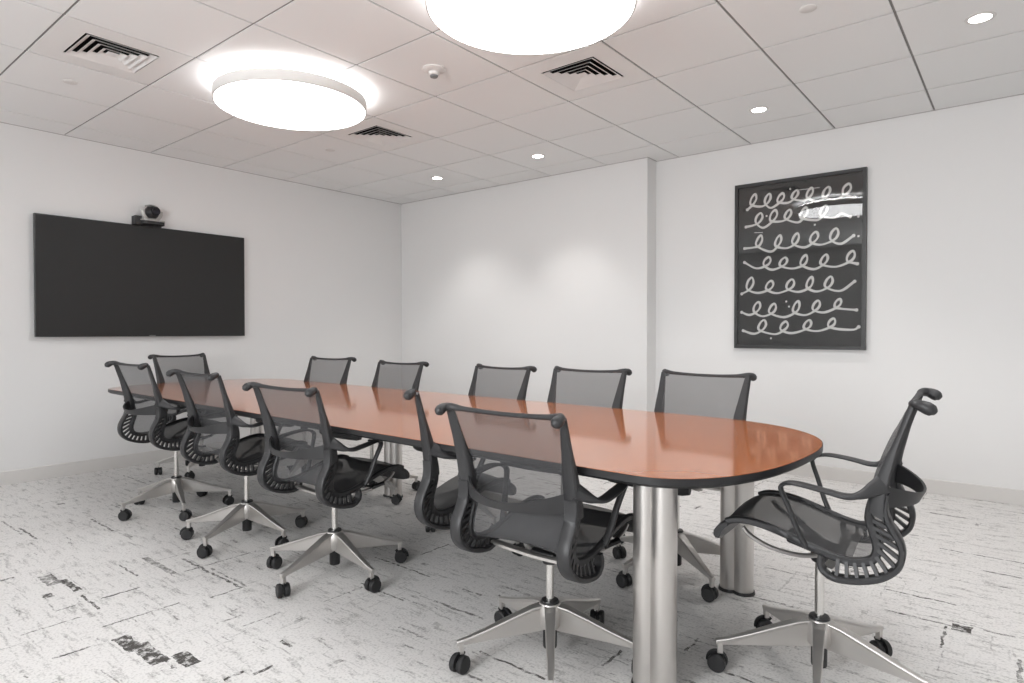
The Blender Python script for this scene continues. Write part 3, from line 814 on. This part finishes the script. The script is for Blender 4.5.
def build_chair():
    t = empty('mesh_office_chair', (0, 0, 0))
    upper = []
    for sd in (-1, 1): upper.append(obj('side_frame', side_frame_bm(sd), M['graphite'], t, smooth=45))
    isplit = min(range(len(FC)), key=lambda i: FC[i].z)
    upper.append(obj('backrest_mesh', mesh_bm(1, isplit + 1), M['mesh'], t, smooth=60))
    upper.append(obj('seat_mesh', mesh_bm(isplit, len(FC)), M['seatmesh'], t, smooth=60))
    upper.append(obj('top_rail', toprail_bm(), M['graphite'], t, smooth=50))
    upper.append(obj('lumbar_band', lumbar_bm(), M['graphite'], t, smooth=50))
    for sd in (-1, 1): upper.append(obj('armrest', arm_bm(sd), M['armpad'], t, smooth=50))
    upper.append(obj('seat_nose', roll_bm(), M['graphite'], t, smooth=50))
    # mechanism: housing, rear cross bar, forward side arms
    bm = bmesh.new(); hexa(bm, [(-.05, -.055, .415), (.05, -.055, .415), (.045, .095, .450), (-.045, .095, .450), (-.05, -.055, .445), (.05, -.055, .445), (.045, .10, .480), (-.045, .10, .480)])
    lathe(bm, [(.026, .392), (.030, .42)], 20)
    upper.append(obj('tilt_mechanism', bm, M['black'], t, bevel=.006))
    bm = bmesh.new()
    sweep(bm, crom([(-.214, -.052, .440), (-.14, -.057, .436), (0, -.060, .432), (.14, -.057, .436), (.214, -.052, .440)], 5), .034, .016, ref=(0, 0, 1), n=8, power=4)
    upper.append(obj('cross_bar', bm, M['alu'], t, smooth=50))
    for sd in (-1, 1):
        bm = bmesh.new()
        sweep(bm, crom([(sd * .05, -.02, .432), (sd * .12, .03, .440), (sd * .165, .08, .456), (sd * .185, .13, .474), (sd * .194, .175, .500), (sd * .197, .195, .522)], 6), .020, .013, ref=(0, 0, 1), n=8, power=3)
        upper.append(obj('support_arm', bm, mat('support_arm_metal', (.36, .35, .34), .35, .85) if sd < 0 else upper[-1].data.materials[0], t, smooth=50))
    bm = bmesh.new(); sweep(bm, [(.04, .03, .455), (.12, .075, .462), (.175, .105, .470)], .012, .012, n=8); sweep(bm, [(.165, .085, .462), (.20, .135, .480)], .03, .016, ref=(0, 0, 1), n=8, power=4)
    upper.append(obj('height_lever', bm, M['black'], t, smooth=50))
    # lower part
    lower = []
    bm = bmesh.new(); lathe(bm, [(.0145, .18), (.0145, .40)], 24)
    lower.append(obj('gas_column', bm, M['chrome'], t, smooth=50))
    bm = bmesh.new(); lathe(bm, [(.030, .198), (.033, .205), (.030, .212), (.017, .213)], 28)
    lower.append(obj('column_collar', bm, M['black'], t, smooth=50))
    bm = bmesh.new(); lathe(bm, [(.0235, .045), (.025, .05), (.025, .13)], 24)
    lower.append(obj('column_shroud', bm, M['black'], t, smooth=50))
    bm = bmesh.new(); lathe(bm, [(.036, .118), (.043, .13), (.044, .190), (.036, .2035)], 30)
    lower.append(obj('base_hub', bm, M['alu'], t, smooth=50))
    armo = obj('base_arm', base_arm_bm(), M['alu'], t, bevel=.0015)
    wheel = None
    bm = bmesh.new(); lathe(bm, [(.006, .032), (.006, .075)], 12)
    hood = [(.0, 0)]
    sweep(bm, [Vector((.033 * math.cos(a) - .008, 0, .033 + .033 * math.sin(a))) for a in [math.radians(40 + 150 * i / 12) for i in range(13)]], .013, .006, ref=(0, 1, 0), n=6, power=4) 
    box(bm, -.03, .012, -.003, .003, .02, .055)
    cast = obj('caster', bm, M['black'], t)
    w1 = obj('wheel', wheel_bm(), M['rubber'], cast, smooth=40); w1.location = (-.008, -.0155, .0305)
    w2 = w1.copy(); C.objects.link(w2); w2.parent = cast; w2.location = (-.008, .0155, .0305)
    return t, upper, lower, armo, cast

T0, UP0, LOW0, ARM0, CAST0 = build_chair()
def chair(x, y, face, base_deg, dz, label, group, first=False, seed=0):
    rr = random.Random(seed)
    if first: t = T0
    else: t = T0.copy(); C.objects.link(t)
    t.location = (x, y, 0); t.rotation_euler = (0, 0, math.radians(face - 90))
    tag(t, label, 'office chair', group)
    for o in UP0:
        c = o if first else o.copy()
        if not first: C.objects.link(c); c.parent = t
        c.location = (0, 0, dz)
    for o in LOW0:
        c = o if first else o.copy()
        if not first: C.objects.link(c); c.parent = t
    rel = base_deg - (face - 90)
    for k in range(5):
        a = math.radians(rel + 72 * k)
        c = ARM0 if (first and k == 0) else ARM0.copy()
        if c is not ARM0: C.objects.link(c); c.parent = t
        c.rotation_euler = (0, 0, a)
        q = CAST0 if (first and k == 0) else CAST0.copy()
        if q is not CAST0:
            C.objects.link(q); q.parent = t
            for w_ in WHEELS:
                v = w_.copy(); C.objects.link(v); v.parent = q
        q.location = (.3175 * math.cos(a), .3175 * math.sin(a), 0)
        q.rotation_euler = (0, 0, rr.uniform(0, 2 * PI))
    return t
WHEELS = list(CAST0.children)
near = 'office chairs along the near side of the table'
far = 'office chairs along the far side of the table'
specs = [
    (1.978, .124, 92.0, 56, .003, 'black mesh office chair on the near side, the one closest to the wall screen', near),
    (2.898, .110, 90.0, 6, -.016, 'black mesh office chair on the near side, second from the left', near),
    (3.715, .110, 92.5, 66, -.044, 'black mesh office chair in the middle of the near side, all its base in view', near),
    (4.980, .108, 91.0, 18, -.052, 'largest black mesh office chair, seen from behind beside the front steel leg', near),
    (1.853, 1.150, -83.3, 20, -.016, 'grey mesh chair back on the far side, leftmost of the five', far),
    (2.690, 1.150, -88.8, 62, -.026, 'grey mesh chair back on the far side, second from the left', far),
    (3.650, 1.150, -93.5, 48, -.024, 'grey mesh chair back on the far side, middle one of the five', far),
    (4.325, 1.150, -88.5, 40, -.017, 'grey mesh chair back on the far side, second from the right', far),
    (4.990, 1.130, -95.0, 34, -.010, 'grey mesh chair back on the far side, rightmost, left of the framed artwork', far),
    (.985, .750, 12.0, 30, .003, 'black mesh office chair at the table head, under the wall screen', None),
]
chair(5.750, .570, 183.5, 66, .000, 'black mesh office chair at the right end of the table, seen from the side', None, True, 1)
for i, s in enumerate(specs): chair(*s, seed=i + 3)

# the chair of which only the right side frame, arm and seat edge show
t = empty('mesh_office_chair', (4.350, .145, 0), math.radians(-4)); tag(t, 'black mesh office chair of which only the right side frame, arm and seat half show', 'office chair')
dz = -.016
for c in (UP0[1], UP0[7]):
    q = c.copy(); C.objects.link(q); q.parent = t; q.location = (0, 0, dz if c is UP0[1] else .001)
isplit = min(range(len(FC)), key=lambda i: FC[i].z)
o = obj('seat_mesh', mesh_bm(isplit, len(FC), .1, 1), M['seatmesh'], t, smooth=60); o.location = (0, 0, dz)
o = obj('top_rail', toprail_bm(.75, 1), M['graphite'], t, smooth=50); o.location = (0, 0, dz)
o = obj('seat_nose', roll_bm(.02, .216), M['graphite'], t, smooth=50); o.location = (0, 0, dz)

# ------------------------------------------------------------------ light, world, camera
w = bpy.data.worlds.new('world'); bpy.context.scene.world = w; w.use_nodes = True
w.node_tree.nodes['Background'].inputs[0].default_value = (.9, .95, 1, 1)
w.node_tree.nodes['Background'].inputs[1].default_value = .3

cd = bpy.data.cameras.new('camera'); cam = bpy.data.objects.new('camera', cd); C.objects.link(cam)
cd.sensor_width = 36; cd.sensor_fit = 'HORIZONTAL'; cd.lens = 633.1 / 1024 * 36
cd.clip_start = .05
yaw, pitch = .6802, -.0154
cam.location = CAM; cam.rotation_euler = (PI / 2 + pitch, 0, yaw)
sc = bpy.context.scene
sc.camera = cam
sc.view_settings.view_transform = 'Standard'; sc.view_settings.look = 'None'
sc.view_settings.gamma = 1; sc.view_settings.use_curve_mapping = False
sc.view_settings.exposure = .43
